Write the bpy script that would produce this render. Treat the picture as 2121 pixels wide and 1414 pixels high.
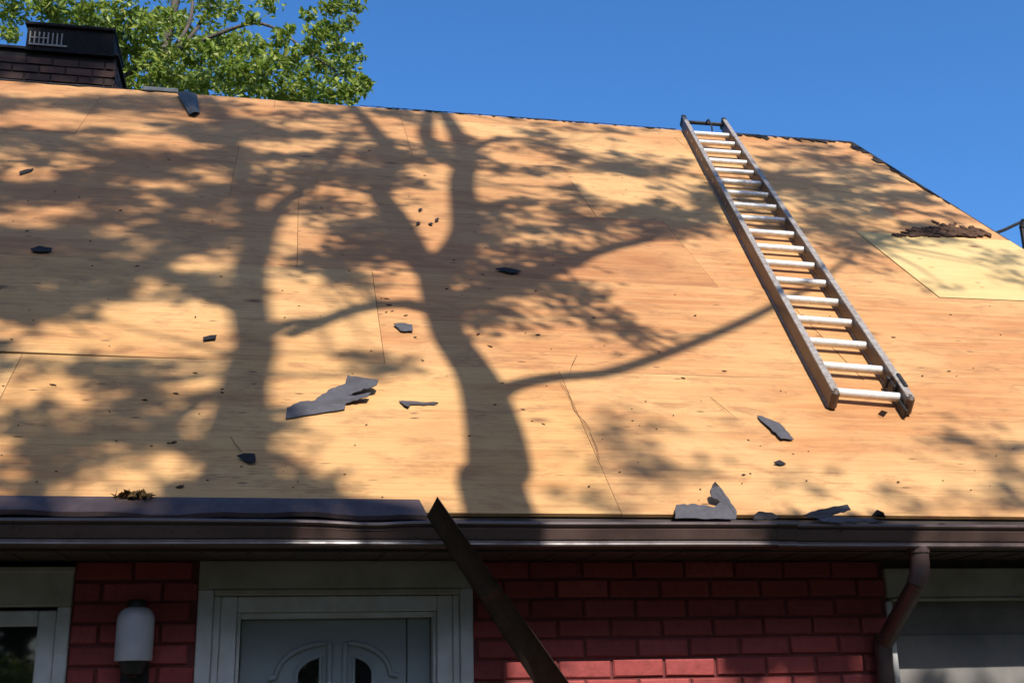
import bpy, math, random
from mathutils import Vector, Matrix, noise
R = math.radians
scene = bpy.context.scene
for o in list(bpy.data.objects): bpy.data.objects.remove(o)
COL = scene.collection
rnd = random.Random(7)

# ------------------------------------------------------------------ camera
CAM_Z = 1.75
FPX, PX, PY = 2408.76, 1060.5, 707.0          # focal length and centre in photograph pixels (2121 wide)
YAW, PIT, ROL = .2009, .2907, -.0223
FW = Vector((math.sin(YAW)*math.cos(PIT), math.cos(YAW)*math.cos(PIT), math.sin(PIT)))
_r = Vector((math.cos(YAW), -math.sin(YAW), 0)); _u = _r.cross(FW)
RT = _r*math.cos(ROL)+_u*math.sin(ROL); UP = _u*math.cos(ROL)-_r*math.sin(ROL)
CP = Vector((0, 0, CAM_Z))
cd = bpy.data.cameras.new('camera'); cam = bpy.data.objects.new('camera', cd); COL.objects.link(cam)
cd.sensor_width = 36; cd.lens = 36*FPX/2121; cd.clip_start = .05; cd.clip_end = 3000
cam.matrix_world = Matrix(((RT.x, UP.x, -FW.x, 0), (RT.y, UP.y, -FW.y, 0), (RT.z, UP.z, -FW.z, CAM_Z), (0, 0, 0, 1)))
scene.camera = cam

# ------------------------------------------------------------------ sky and sun
SUN_EL, SUN_AZ = R(43.5), R(8.0)              # in front of the house, a little to the right
SUN = Vector((math.sin(SUN_AZ)*math.cos(SUN_EL), -math.cos(SUN_AZ)*math.cos(SUN_EL), math.sin(SUN_EL)))
w = bpy.data.worlds.new('World'); scene.world = w; w.use_nodes = True
nt = w.node_tree; nt.nodes.clear()
sky = nt.nodes.new('ShaderNodeTexSky'); sky.sky_type = 'NISHITA'; sky.sun_disc = False
sky.sun_elevation = SUN_EL; sky.sun_rotation = math.pi-SUN_AZ
sky.air_density = 1.0; sky.dust_density = 1.9; sky.ozone_density = 10; sky.altitude = 0
bg = nt.nodes.new('ShaderNodeBackground'); bg.inputs[1].default_value = .15
wo = nt.nodes.new('ShaderNodeOutputWorld')
hs = nt.nodes.new('ShaderNodeHueSaturation'); hs.inputs['Saturation'].default_value = 1.12; hs.inputs['Value'].default_value = 1.2
nt.links.new(sky.outputs[0], hs.inputs['Color']); nt.links.new(hs.outputs[0], bg.inputs[0]); nt.links.new(bg.outputs[0], wo.inputs[0])
sl = bpy.data.lights.new('sun', 'SUN'); sl.energy = 5.0; sl.angle = R(.40); sl.color = (1.0, .97, .925)
so = bpy.data.objects.new('sun', sl); COL.objects.link(so)
so.rotation_euler = (-SUN).to_track_quat('-Z', 'Y').to_euler(); so.location = SUN*60
vs = scene.view_settings; vs.view_transform = 'Standard'; vs.look = 'None'; vs.gamma = 1; vs.exposure = .27
vs.use_curve_mapping = False

# ------------------------------------------------------------------ the house in numbers
BETA = .7199; CB, SB = math.cos(BETA), math.sin(BETA)
YE, ZE = 4.355, CAM_Z+.6635                   # eave of the sheathing
SR = 6.387                                    # eave to ridge along the slope
RAKE = 5.193
YW = 4.67                                     # front wall
XL = -4.4                                     # left end of the house (out of view)
NR = Vector((0, -SB, CB))
def ray(x, y): return (RT*((x-PX)/FPX)-UP*((y-PY)/FPX)+FW).normalized()
def aty(x, y, Y):                             # point of the vertical plane y=Y seen at a photo pixel
    d = ray(x, y); return CP+d*(Y/d.y)
def RP(x, s, h=0.): return Vector((x, YE+s*CB-h*SB, ZE+s*SB+h*CB))
def roof(px, py, h=0.):                       # point of the roof plane seen at a photo pixel
    d = ray(px, py); e = RP(0, 0, h); return CP+d*((e-CP).dot(NR)/d.dot(NR))
def rxs(px, py, h=0.):
    p = roof(px, py, h)-RP(0, 0, h); return p.x, p.y*CB+p.z*SB
ROOFM = Matrix(((1, 0, 0, 0), (0, CB, -SB, YE), (0, SB, CB, ZE), (0, 0, 0, 1)))

# ------------------------------------------------------------------ helpers
WM = {}
class MB:
    def __init__(s): s.v = []; s.f = []
    def add(s, vs, fs):
        k = len(s.v); s.v += [tuple(p) for p in vs]; s.f += [tuple(i+k for i in f) for f in fs]; return s
    def box(s, a, b, M=None):
        (x0, y0, z0), (x1, y1, z1) = a, b
        p = [(x0,y0,z0),(x1,y0,z0),(x1,y1,z0),(x0,y1,z0),(x0,y0,z1),(x1,y0,z1),(x1,y1,z1),(x0,y1,z1)]
        if M: p = [M @ Vector(q) for q in p]
        return s.add(p, [(0,3,2,1),(4,5,6,7),(0,1,5,4),(1,2,6,5),(2,3,7,6),(3,0,4,7)])
    def cbox(s, a, b, c=.004, M=None):        # box with chamfered edges
        lo = Vector(a); hi = Vector(b); c = min(c, *[(hi[i]-lo[i])*.45 for i in range(3)])
        vs, fs, idx = [], [], {}
        for sx in (0, 1):
            for sy in (0, 1):
                for sz in (0, 1):
                    for ax in range(3):
                        q = [hi[i] if (sx, sy, sz)[i] else lo[i] for i in range(3)]
                        for i in range(3):
                            if i != ax: q[i] += -c if (sx, sy, sz)[i] else c
                        idx[(sx, sy, sz, ax)] = len(vs); vs.append(q)
        for ax in range(3):
            o = [i for i in range(3) if i != ax]
            for sd in (0, 1):
                ring = []
                for (p, q) in ((0,0),(1,0),(1,1),(0,1)):
                    k = [0]*3; k[ax] = sd; k[o[0]] = p; k[o[1]] = q; ring.append(idx[(*k, ax)])
                flip = (sd == 0) ^ (ax == 1)
                fs.append(tuple(reversed(ring)) if flip else tuple(ring))
            for (p, q) in ((0,0),(1,0),(1,1),(0,1)):   # edges parallel to ax
                k0 = [0]*3; k1 = [0]*3
                for k, e in ((k0, 0), (k1, 1)): k[ax] = e; k[o[0]] = p; k[o[1]] = q
                fs.append((idx[(*k0, o[0])], idx[(*k1, o[0])], idx[(*k1, o[1])], idx[(*k0, o[1])]))
        for sx in (0, 1):
            for sy in (0, 1):
                for sz in (0, 1): fs.append(tuple(idx[(sx, sy, sz, a)] for a in range(3)))
        if M: vs = [M @ Vector(q) for q in vs]
        return s.add(vs, fs)
    def tube(s, pts, rad, n=8, cap=True):
        pts = [Vector(p) for p in pts]; m = len(pts)
        if not hasattr(rad, '__len__'): rad = [rad]*m
        vs, fs = [], []; ref = None
        for i, p in enumerate(pts):
            t = (pts[min(i+1, m-1)]-pts[max(i-1, 0)]).normalized()
            if ref is None: ref = t.orthogonal().normalized()
            ref = (ref-t*ref.dot(t)).normalized(); b = t.cross(ref)
            for k in range(n):
                a = 2*math.pi*k/n; vs.append(p+(ref*math.cos(a)+b*math.sin(a))*rad[i])
        for i in range(m-1):
            for k in range(n): fs.append((i*n+k, i*n+(k+1) % n, (i+1)*n+(k+1) % n, (i+1)*n+k))
        if cap: fs += [tuple(range(n-1, -1, -1)), tuple((m-1)*n+k for k in range(n))]
        return s.add(vs, fs)
    def exx(s, prof, x0, x1, nx=1, fn=None):  # closed (y,z) profile swept along x
        n = len(prof); vs, fs = [], []
        for i in range(nx+1):
            x = x0+(x1-x0)*i/nx
            for j, (y, z) in enumerate(prof): vs.append(fn(x, y, z, j) if fn else (x, y, z))
        for i in range(nx):
            for k in range(n): fs.append((i*n+k, (i+1)*n+k, (i+1)*n+(k+1) % n, i*n+(k+1) % n))
        fs += [tuple(range(n)), tuple(nx*n+k for k in range(n-1, -1, -1))]
        return s.add(vs, fs)
    def slab(s, poly, up, th):                # flat outline (3D points) given thickness th along up
        n = len(poly); up = Vector(up)
        vs = [Vector(p) for p in poly]+[Vector(p)+up*th for p in poly]
        fs = [tuple(range(n-1, -1, -1)), tuple(range(n, 2*n))]+[(k, (k+1) % n, n+(k+1) % n, n+k) for k in range(n)]
        return s.add(vs, fs)
    def lathe(s, prof, c, n=20):              # (r,z) profile about a vertical axis
        c = Vector(c); m = len(prof); vs, fs = [], []
        for (r, z) in prof:
            for k in range(n): a = 2*math.pi*k/n; vs.append(c+Vector((r*math.cos(a), r*math.sin(a), z)))
        for i in range(m-1):
            for k in range(n): fs.append((i*n+k, i*n+(k+1) % n, (i+1)*n+(k+1) % n, (i+1)*n+k))
        fs += [tuple(range(n-1, -1, -1)), tuple((m-1)*n+k for k in range(n))]
        return s.add(vs, fs)
    def leaf(s, p, L, W, rg):
        d = Vector((rg.gauss(0,1), rg.gauss(0,1), rg.gauss(0,.8)-.25)).normalized()
        q = d.orthogonal().normalized(); q = (Matrix.Rotation(rg.random()*6.283, 3, d) @ q)
        nn = d.cross(q); p = Vector(p)
        return s.add([p-d*L*.5, p+q*W*.5-d*L*.08+nn*W*.16, p+d*L*.5, p-q*W*.5-d*L*.08+nn*W*.16], [(0,1,2),(0,2,3)])
    def mesh(s, name, mat=None, smooth=False):
        me = bpy.data.meshes.new(name); me.from_pydata([tuple(p) for p in s.v], [], s.f); me.update()
        if mat: me.materials.append(mat)
        if smooth:
            me.polygons.foreach_set('use_smooth', [True]*len(me.polygons))
        return me
    def build(s, name, mat, parent=None, smooth=False, label=None, cat=None, group=None, kind=None, origin=None):
        if parent is None and origin is None:
            n = len(s.v); origin = Vector((sum(p[0] for p in s.v)/n, sum(p[1] for p in s.v)/n, min(p[2] for p in s.v)))
        loc = Vector(origin) if origin is not None else Vector((0, 0, 0))
        if loc.length: s.v = [tuple(Vector(p)-loc) for p in s.v]
        return put(name, s.mesh(name, mat, smooth), Matrix.Translation(loc), parent, label, cat, group, kind)
def put(name, me, M, parent=None, label=None, cat=None, group=None, kind=None):
    o = bpy.data.objects.new(name, me); COL.objects.link(o)
    if parent: o.parent = parent; o.matrix_parent_inverse = WM[parent].inverted()
    o.matrix_basis = M; WM[o] = M.copy()
    if label: o['label'] = label
    if cat: o['category'] = cat
    if group: o['group'] = group
    if kind: o['kind'] = kind
    return o
def thing(name, loc, label, cat, group=None):
    return put(name, None, Matrix.Translation(Vector(loc)), None, label, cat, group)
def smooth_by_angle(o, deg=35):
    me = o.data
    me.polygons.foreach_set('use_smooth', [True]*len(me.polygons))
    me.set_sharp_from_angle(angle=R(deg))

# ------------------------------------------------------------------ materials
class NT:
    def __init__(s, name):
        s.m = bpy.data.materials.new(name); s.m.use_nodes = True; s.t = s.m.node_tree; s.t.nodes.clear()
        s.o = s.n('ShaderNodeOutputMaterial'); s.b = s.n('ShaderNodeBsdfPrincipled'); s.l(s.b.outputs[0], s.o.inputs[0])
    def n(s, t, **k):
        x = s.t.nodes.new(t)
        for a, b in k.items(): setattr(x, a, b)
        return x
    def l(s, a, b): s.t.links.new(a, b)
    def coord(s, sc=(1,1,1), out='Object', rand=False):
        tc = s.n('ShaderNodeTexCoord'); mp = s.n('ShaderNodeMapping'); mp.inputs['Scale'].default_value = sc
        s.l(tc.outputs[out], mp.inputs[0])
        if rand:
            oi = s.n('ShaderNodeObjectInfo'); mu = s.n('ShaderNodeVectorMath', operation='SCALE'); mu.inputs[0].default_value = (37, 53, 71)
            s.l(oi.outputs['Random'], mu.inputs['Scale']); s.l(mu.outputs[0], mp.inputs['Location'])
        return mp.outputs[0]
    def noise(s, co, scale, det=4, rough=.55, dist=0):
        x = s.n('ShaderNodeTexNoise'); x.inputs['Scale'].default_value = scale; x.inputs['Detail'].default_value = det
        x.inputs['Roughness'].default_value = rough; x.inputs['Distortion'].default_value = dist
        s.l(co, x.inputs['Vector']); return x.outputs['Fac']
    def ramp(s, fac, stops, interp='LINEAR'):
        x = s.n('ShaderNodeValToRGB'); e = x.color_ramp.elements; x.color_ramp.interpolation = interp
        while len(e) < len(stops): e.new(.5)
        for i, (p, c) in enumerate(stops): e[i].position = p; e[i].color = (*c, 1) if len(c) == 3 else c
        s.l(fac, x.inputs[0]); return x.outputs[0]
    def mix(s, f, a, b, mode='MIX'):
        x = s.n('ShaderNodeMix', data_type='RGBA', blend_type=mode)
        for v, i in ((f, 0), (a, 6), (b, 7)):
            if hasattr(v, 'is_linked') or hasattr(v, 'links'): s.l(v, x.inputs[i])
            else: x.inputs[i].default_value = v if i == 0 else ((*v, 1) if len(v) == 3 else v)
        return x.outputs[2]
    def bump(s, h, st=.3, d=.01):
        x = s.n('ShaderNodeBump'); x.inputs['Strength'].default_value = st; x.inputs['Distance'].default_value = d
        s.l(h, x.inputs['Height']); s.l(x.outputs[0], s.b.inputs['Normal'])
    def set(s, **k):
        for a, b in k.items():
            i = s.b.inputs[a.replace('_', ' ')]
            if hasattr(b, 'links'): s.l(b, i)
            else: i.default_value = (*b, 1) if isinstance(b, tuple) and len(b) == 3 and i.type == 'RGBA' else b
        return s
def G(a): return (a, a, a)

def plywood(name, tints, light=False):
    t = NT(name)
    co = t.coord((1, 1, 1), rand=True); gr = t.coord((.9, 16, 16), rand=True); g2 = t.coord((2.2, 75, 75), rand=True)
    oi = t.n('ShaderNodeObjectInfo')
    base = t.ramp(oi.outputs['Random'], [(0, tints[0]), (.33, tints[1]), (.66, tints[2]), (1, tints[0])])
    big = t.noise(t.coord((.8, 1.9, 1), rand=True), 1.5, 5, .6)
    c = t.mix(t.ramp(big, [(.38, G(0)), (.68, G(.8))]), base, tints[3])
    pale = t.noise(t.coord((.55, 1.1, 1), rand=True), 1.1, 4, .6)
    c = t.mix(t.ramp(pale, [(.42, G(0)), (.66, G(.8))]), c, tints[6])
    fig = t.noise(gr, 1.2, 5, .6, .7)
    c = t.mix(t.ramp(fig, [(.40, G(0)), (.62, G(.55))]), c, tints[4])
    fine = t.noise(g2, 1.0, 3, .6)
    c = t.mix(t.ramp(fine, [(.50, G(0)), (.75, G(.42))]), c, tints[5])
    # dark short grain checks and staple marks
    vo = t.n('ShaderNodeTexVoronoi'); vo.inputs['Scale'].default_value = 1; vo.inputs['Randomness'].default_value = 1
    t.l(t.coord((4.5, 16, 1), rand=True), vo.inputs['Vector'])
    chk = t.ramp(vo.outputs['Distance'], [(.05, G(1)), (.13, G(0))])
    sel = t.n('ShaderNodeSeparateColor'); t.l(vo.outputs['Color'], sel.inputs[0])
    pick = t.ramp(sel.outputs[0], [(.62, G(0)), (.66, G(1))])
    k = t.mix(1.0, chk, pick, 'MULTIPLY')
    c = t.mix(k, c, (.11, .055, .025))
    v3 = t.n('ShaderNodeTexVoronoi'); v3.inputs['Scale'].default_value = 1
    t.l(t.coord((9, 42, 1), rand=True), v3.inputs['Vector'])
    s3 = t.n('ShaderNodeSeparateColor'); t.l(v3.outputs['Color'], s3.inputs[0])
    k3 = t.mix(1.0, t.ramp(v3.outputs['Distance'], [(.08, G(.75)), (.26, G(0))]), t.ramp(s3.outputs[2], [(.55, G(0)), (.60, G(1))]), 'MULTIPLY')
    patchy = t.noise(t.coord((.9, 1.3, 1), rand=True), 1.7, 3)
    k3 = t.mix(1.0, k3, t.ramp(patchy, [(.42, G(0)), (.60, G(1))]), 'MULTIPLY')
    c = t.mix(k3, c, (.22, .095, .04))
    v2 = t.n('ShaderNodeTexVoronoi'); v2.inputs['Scale'].default_value = 1
    t.l(t.coord((2.0, 4.2, 1), rand=True), v2.inputs['Vector'])
    knot = t.ramp(v2.outputs['Distance'], [(.03, G(1)), (.10, G(.35)), (.17, G(0))])
    s2 = t.n('ShaderNodeSeparateColor'); t.l(v2.outputs['Color'], s2.inputs[0])
    k2 = t.mix(1.0, knot, t.ramp(s2.outputs[1], [(.70, G(0)), (.73, G(1))]), 'MULTIPLY')
    c = t.mix(k2, c, (.17, .075, .03))
    st = t.noise(t.coord((1.6, 3.4, 1), rand=True), 2.3, 7, .72, .5)
    if not light:
        c = t.mix(t.ramp(st, [(.50, G(0)), (.70, G(.62))]), c, (.24, .105, .045))
        st2 = t.noise(t.coord((3, 11, 1), rand=True), 2.0, 6, .7, .6)
        c = t.mix(t.ramp(st2, [(.56, G(0)), (.70, G(.5))]), c, (.30, .125, .05))
    t.set(Base_Color=c, Roughness=.72, Specular_IOR_Level=.25)
    t.bump(fine, .22, .004)
    return t.m
PLY = plywood('weathered_plywood', [(.535,.264,.093), (.485,.212,.077), (.565,.302,.105), (.39,.156,.052), (.585,.328,.126), (.25,.094,.031), (.645,.39,.16)])
PLY_OLD_SHADE = plywood('old_plywood_shade_tone', [(.475,.218,.078), (.43,.178,.066), (.50,.245,.086), (.33,.125,.042), (.52,.265,.10), (.21,.076,.026), (.55,.305,.12)])  # weathered upper-left sheets, toned darker to deepen the shade there
PLY_NEW = plywood('new_plywood', [(.61,.425,.175), (.62,.43,.18), (.60,.41,.17), (.54,.34,.125), (.63,.455,.20), (.47,.28,.10), (.64,.46,.205)], True)
PLY_EDGE = NT('plywood_underlay').set(Base_Color=(.02,.014,.01), Roughness=.95).m

def paint(name, col, rough=.45, var=.25, scale=6, spec=.5, metal=0., dirt=None, bump=0.):
    t = NT(name); co = t.coord((1,1,1))
    f = t.noise(co, scale, 6, .65)
    d = dirt or tuple(x*(1-var) for x in col)
    c = t.mix(t.ramp(f, [(.35, G(0)), (.7, G(1))]), col, d)
    rr = t.ramp(t.noise(co, scale*3, 3), [(.3, G(max(.05, rough-.1))), (.7, G(min(1, rough+.15)))])
    t.set(Base_Color=c, Specular_IOR_Level=spec, Metallic=metal); t.l(rr, t.b.inputs['Roughness'])
    if bump: t.bump(t.noise(co, scale*8, 4), bump, .003)
    return t.m
BROWN = paint('brown_gutter_paint', (.095,.056,.045), .36, .35, 5, .6)
BROWN_FLASH = paint('brown_flashing', (.075,.050,.046), .48, .35, 9, .35)
BROWN_STRIP = paint('brown_trim_metal', (.040,.027,.020), .55, .5, 14, .35, dirt=(.065,.046,.034))
SOFFIT = paint('brown_soffit', (.062,.042,.032), .6, .3)
WHITE = paint('white_trim_paint', (.60,.59,.57), .5, .25, 7, .4, dirt=(.43,.41,.36))
CREAM = paint('cream_header_paint', (.43,.385,.31), .6, .3, 5, .3, dirt=(.29,.25,.19))
DOORP = paint('door_paint', (.30,.335,.34), .45, .15, 4, .4)
PANEL = paint('garage_panel', (.25,.225,.20), .55, .35, 3.5, .3, dirt=(.15,.14,.13))
BLACKM = paint('black_fixture_metal', (.018,.017,.018), .4, .3)
SHADE_BLACK = paint('shade_black_metal', (.010,.009,.009), .75, .4, 12, .2)  # black chimney cap metal, with tree shade put into its colour
LIGHTM = paint('pale_screen_metal', (.26,.24,.21), .5, .5, 30)
ALU = paint('ladder_aluminium', (.42,.38,.33), .5, .35, 30, .4, .25, dirt=(.22,.16,.11))
RUNG = paint('rung_aluminium', (.84,.81,.75), .42, .2, 30, .5, .2, dirt=(.62,.55,.46))
def rail_mat():  # brown dirt on the rail sides, darkened further to paint in their shade
    t = NT('rail_dirt_and_shade'); co = t.coord((1,1,1))
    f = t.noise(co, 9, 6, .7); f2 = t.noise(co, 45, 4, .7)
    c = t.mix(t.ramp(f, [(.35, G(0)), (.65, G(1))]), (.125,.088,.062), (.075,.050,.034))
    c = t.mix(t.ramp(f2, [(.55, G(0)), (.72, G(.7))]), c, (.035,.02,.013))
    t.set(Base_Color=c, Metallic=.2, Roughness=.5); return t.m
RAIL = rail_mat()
RUBBER = paint('dark_lock_steel', (.05,.045,.04), .55, .4, 30, .4, .5)
GREY_FLASH = paint('grey_sheet_metal', (.10,.105,.105), .55, .5, 14, .3, .1)
def felt(name, a, b):
    t = NT(name); co = t.coord((1,1,1))
    f = t.noise(co, 24, 5, .7)
    t.set(Base_Color=t.mix(t.ramp(f, [(.3, G(0)), (.7, G(1))]), a, b), Roughness=.9, Specular_IOR_Level=.2)
    t.bump(t.noise(co, 300, 2), .3, .002); return t.m
FELT = felt('grey_roofing_felt', (.068,.063,.066), (.10,.093,.098))
FELT_D = felt('black_roofing_felt', (.018,.016,.016), (.035,.03,.03))
CRUMB = felt('brown_shingle', (.035,.02,.013), (.15,.075,.038))
def brick_mat(name, cols, mort=False):
    t = NT(name); oi = t.n('ShaderNodeObjectInfo'); co = t.coord((1,1,1), rand=True)
    c = t.ramp(oi.outputs['Random'], [(0, cols[0]), (.5, cols[1]), (1, cols[2])])
    f = t.noise(co, 28, 6, .7)
    c = t.mix(t.ramp(f, [(.45, G(0)), (.75, G(.6))]), c, cols[3])
    t.set(Base_Color=c, Roughness=.7, Specular_IOR_Level=.3); t.bump(t.noise(co, 90, 5, .7), .45, .004); return t.m
BRICK = brick_mat('painted_red_brick', [(.34,.060,.052), (.26,.046,.041), (.40,.078,.068), (.13,.027,.024)])
MORTAR = brick_mat('painted_mortar', [(.15,.036,.032), (.15,.036,.032), (.15,.036,.032), (.07,.022,.02)])
CBRICK = brick_mat('shade_dark_brick', [(.085,.036,.023), (.05,.024,.017), (.14,.058,.036), (.022,.014,.011)])  # chimney brick colour darkened to stand for tree shade
CMORT = brick_mat('shade_dark_mortar', [(.02,.016,.014)]*3+[(.03,.022,.018)])  # chimney mortar darkened with the same painted shade
def glass(name, col):
    t = NT(name); t.set(Base_Color=col, Roughness=.03, Specular_IOR_Level=.6, IOR=1.5); return t.m
PANE = glass('dark_window_glass', (.010,.011,.011))
def frosted():
    t = NT('frosted_lamp_glass'); f = t.noise(t.coord((1,1,1)), 12, 3)
    t.set(Base_Color=t.mix(t.ramp(f, [(.3, G(0)), (.7, G(1))]), (.50,.50,.52), (.40,.40,.42)), Roughness=.35, Specular_IOR_Level=.4)
    t.b.inputs['Subsurface Weight'].default_value = .2; t.b.inputs['Subsurface Radius'].default_value = (.03,.03,.03)
    return t.m
FROST = frosted()
def leafmat(name, cols, trans=.35):
    t = NT(name); ge = t.n('ShaderNodeNewGeometry')
    c = t.ramp(ge.outputs['Random Per Island'], [(0, cols[0]), (.4, cols[1]), (.75, cols[2]), (1, cols[3])])
    t.set(Base_Color=c, Roughness=.42, Specular_IOR_Level=.45)
    tr = t.n('ShaderNodeBsdfTranslucent'); t.l(t.mix(.5, c, (.30,.42,.06)), tr.inputs[0])
    ms = t.n('ShaderNodeMixShader'); ms.inputs[0].default_value = trans
    t.l(t.b.outputs[0], ms.inputs[1]); t.l(tr.outputs[0], ms.inputs[2]); t.l(ms.outputs[0], t.o.inputs[0]); return t.m
LEAF = leafmat('oak_leaf', [(.09,.14,.016), (.19,.26,.028), (.29,.34,.045), (.38,.38,.08)])
LEAF_D = leafmat('shade_tree_leaf', [(.035,.06,.012), (.05,.085,.016), (.065,.10,.02), (.08,.10,.025)], .06)
LEAF_B = leafmat('shrub_leaf', [(.10,.16,.02), (.14,.20,.025), (.17,.22,.03), (.2,.22,.03)], .5)
def barkm():
    t = NT('tree_bark'); co = t.coord((6,6,1.2)); f = t.noise(co, 4, 6, .7)
    t.set(Base_Color=t.mix(t.ramp(f, [(.35, G(0)), (.65, G(1))]), (.05,.035,.025), (.15,.115,.09)), Roughness=.9); t.bump(f, .6, .03); return t.m
BARK = barkm()
def groundm():
    t = NT('lawn'); co = t.coord((1,1,1)); f = t.noise(co, .6, 6, .6); g = t.noise(co, 30, 4, .7)
    c = t.mix(t.ramp(f, [(.35, G(0)), (.65, G(1))]), (.026,.034,.014), (.045,.042,.022))
    c = t.mix(t.ramp(g, [(.5, G(0)), (.75, G(.6))]), c, (.07,.052,.03))
    t.set(Base_Color=c, Roughness=.95); t.bump(g, .5, .05); return t.m

# ------------------------------------------------------------------ ground
MB().add([(-600,-600,0),(600,-600,0),(600,600,0),(-600,600,0)], [(0,1,2,3)]).build('ground', groundm(), kind='structure', origin=(0,0,0))

# ------------------------------------------------------------------ house
house = thing('house', ((XL+RAKE)/2, YW, 0), 'red painted brick house with its roof stripped to bare plywood sheathing', 'house')
ZS = 2.25                                     # soffit underside
XR = RAKE-.12
RY, RZ = YE+SR*CB, ZE+SR*SB                   # ridge
# openings measured on the wall
def wx(px, py): return aty(px, py, YW).x
def wz(px, py): return aty(px, py, YW).z
WIN_R = wx(146, 1290); WIN_L = WIN_R-1.5; DOOR_L = wx(408, 1290); DOOR_R = wx(979, 1290); GAR_L = wx(1842, 1290)
# mortar-coloured wall behind the bricks, with openings
wall = MB()
y0, y1 = YW+.011, YW+.19
for (a, b, z0, z1) in ((XL, WIN_L, 0, ZS), (WIN_L, WIN_R, 0, .9), (WIN_R, DOOR_L, 0, ZS), (DOOR_R, GAR_L, 0, ZS), (XR-.25, XR, 0, ZS)):
    wall.box((a, y0, z0), (b, y1, z1))
for k in range(2):                            # side walls with gables, back wall
    xa, xb = ((XL, XL+.19), (XR-.19, XR))[k]
    yb = 2*RY-YE-.45; zr = RZ-.30
    prof = [(y1+.001, 0), (yb, 0), (yb, ZS), (RY, zr), (y1+.001, ZS)]
    wall.exx(prof, xa, xb)
wall.box((XL, 2*RY-YE-.45, 0), (XR, 2*RY-YE-.3, ZS))
wall_o = wall.build('brick_wall', MORTAR, house)
# single bricks
def brick_mesh(L, H, D, seed, mat):
    rg = random.Random(seed); c = .006
    v = []
    for (x, z) in ((0,0),(L,0),(L,H),(0,H)): v.append((x, D, z))
    for (x, z) in ((0,0),(L,0),(L,H),(0,H)): v.append((x+rg.uniform(-.001,.001), c, z+rg.uniform(-.001,.001)))
    for (x, z) in ((c,c),(L-c,c),(L-c,H-c),(c,H-c)): v.append((x+rg.uniform(-.002,.002), rg.uniform(-.0015,.0015), z+rg.uniform(-.002,.002)))
    f = [(8,9,10,11)]
    for k in range(4):
        j = (k+1) % 4; f += [(4+k,4+j,8+j,8+k), (k,j,4+j,4+k)]
    b = MB(); b.add(v, f); return b.mesh('brick', mat)
BL, BH, MJ = .209, .068, .0105
CO = BH+MJ
BMS = [brick_mesh(BL, BH, .012, i, BRICK) for i in range(6)]
BHS = {}
Z_LIT = wz(1300, 1404)                        # a bed joint in the photograph
row0 = -2
XJ = wx(1264, 1290)                           # a head joint in the photograph, in the third course above
nb = 0
def lay(xa, xb, rows):
    global nb
    for r in rows:
        z = Z_LIT+MJ*.5+r*CO; off = 0 if r % 2 == 0 else (BL+MJ)/2
        x = XJ+off-math.ceil((XJ+off-xa)/(BL+MJ)+1)*(BL+MJ)+MJ*.5
        while x < xb:
            a, b = max(x, xa+.002), min(x+BL, xb-.002)
            if b-a > .025:
                jz = rnd.uniform(-.0015,.0015); jy = rnd.uniform(-.002,.0025)
                sc = (b-a)/BL; top = min(BH, ZS-.002-z)
                if top > .02:
                    M = Matrix.Translation((a, YW+jy, z+jz)) @ Matrix.Rotation(rnd.uniform(-.006,.006), 4, 'Y') @ Matrix.Diagonal((sc, 1, top/BH, 1))
                    put('brick', BMS[rnd.randrange(6)], M, wall_o)
                    nb += 1
            x += BL+MJ
nrows = int((ZS-Z_LIT)/CO)+1
lay(WIN_R, DOOR_L, range(row0, nrows)); lay(DOOR_R, GAR_L, range(row0, nrows))
low = MB()                                    # the courses below the picture
for (a, b) in ((XL, WIN_L), (WIN_R, DOOR_L), (DOOR_R, GAR_L)):
    z = Z_LIT+MJ*.5+row0*CO-CO; r = row0-1
    while z > 0:
        x = a+.002+(0 if r % 2 else -BL/2)
        while x < b:
            p, q = max(x, a+.002), min(x+BL, b-.002)
            if q-p > .03: low.box((p, YW, z), (q, YW+.012, z+BH))
            x += BL+MJ
        z -= CO; r -= 1
low.build('lower_brickwork', BRICK, wall_o, kind='stuff')

# soffit and fascia
soff = MB().box((XL, YE+.012, ZS), (XR+.1, YW+.02, ZS+.012)).build('soffit', SOFFIT, house)
for i in range(60):
    x = XL+i*.165
    if x < XR: MB().box((x, YE+.03, ZS-.004), (x+.012, YW-.012, ZS-.0005)).build('soffit_rib', SOFFIT, soff)
MB().cbox((XL, YE-.008, ZS-.004), (XR+.1, YE+.011, ZE-.022), .003).build('fascia_board', SOFFIT, house)
# frieze trim along the wall top in the right bay
# roof underlay: one dark deck under the sheets, back slope
deck = MB()
deck.add([RP(XL,.002,-.016), RP(RAKE-.01,.002,-.016), RP(RAKE-.01,SR,-.016), RP(XL,SR,-.016),
          RP(XL,.03,-.11), RP(RAKE-.01,.03,-.11), RP(RAKE-.01,SR-.02,-.11), RP(XL,SR-.02,-.11)],
         [(0,1,2,3),(7,6,5,4),(0,4,5,1),(1,5,6,2),(2,6,7,3),(3,7,4,0)])
roof_o = deck.build('roof', PLY_EDGE, house)
bk = MB(); zr = RZ-.012
bk.add([(XL,RY,zr),(RAKE,RY,zr),(RAKE,2*RY-YE,ZE-.012),(XL,2*RY-YE,ZE-.012),(XL,RY,zr-.11),(RAKE,RY,zr-.11),(RAKE,2*RY-YE,ZE-.12),(XL,2*RY-YE,ZE-.12)],
       [(3,2,1,0),(4,5,6,7),(0,1,5,4),(1,2,6,5),(2,3,7,6),(3,0,4,7)])
bk.build('back_slope', CRUMB, roof_o)
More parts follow.
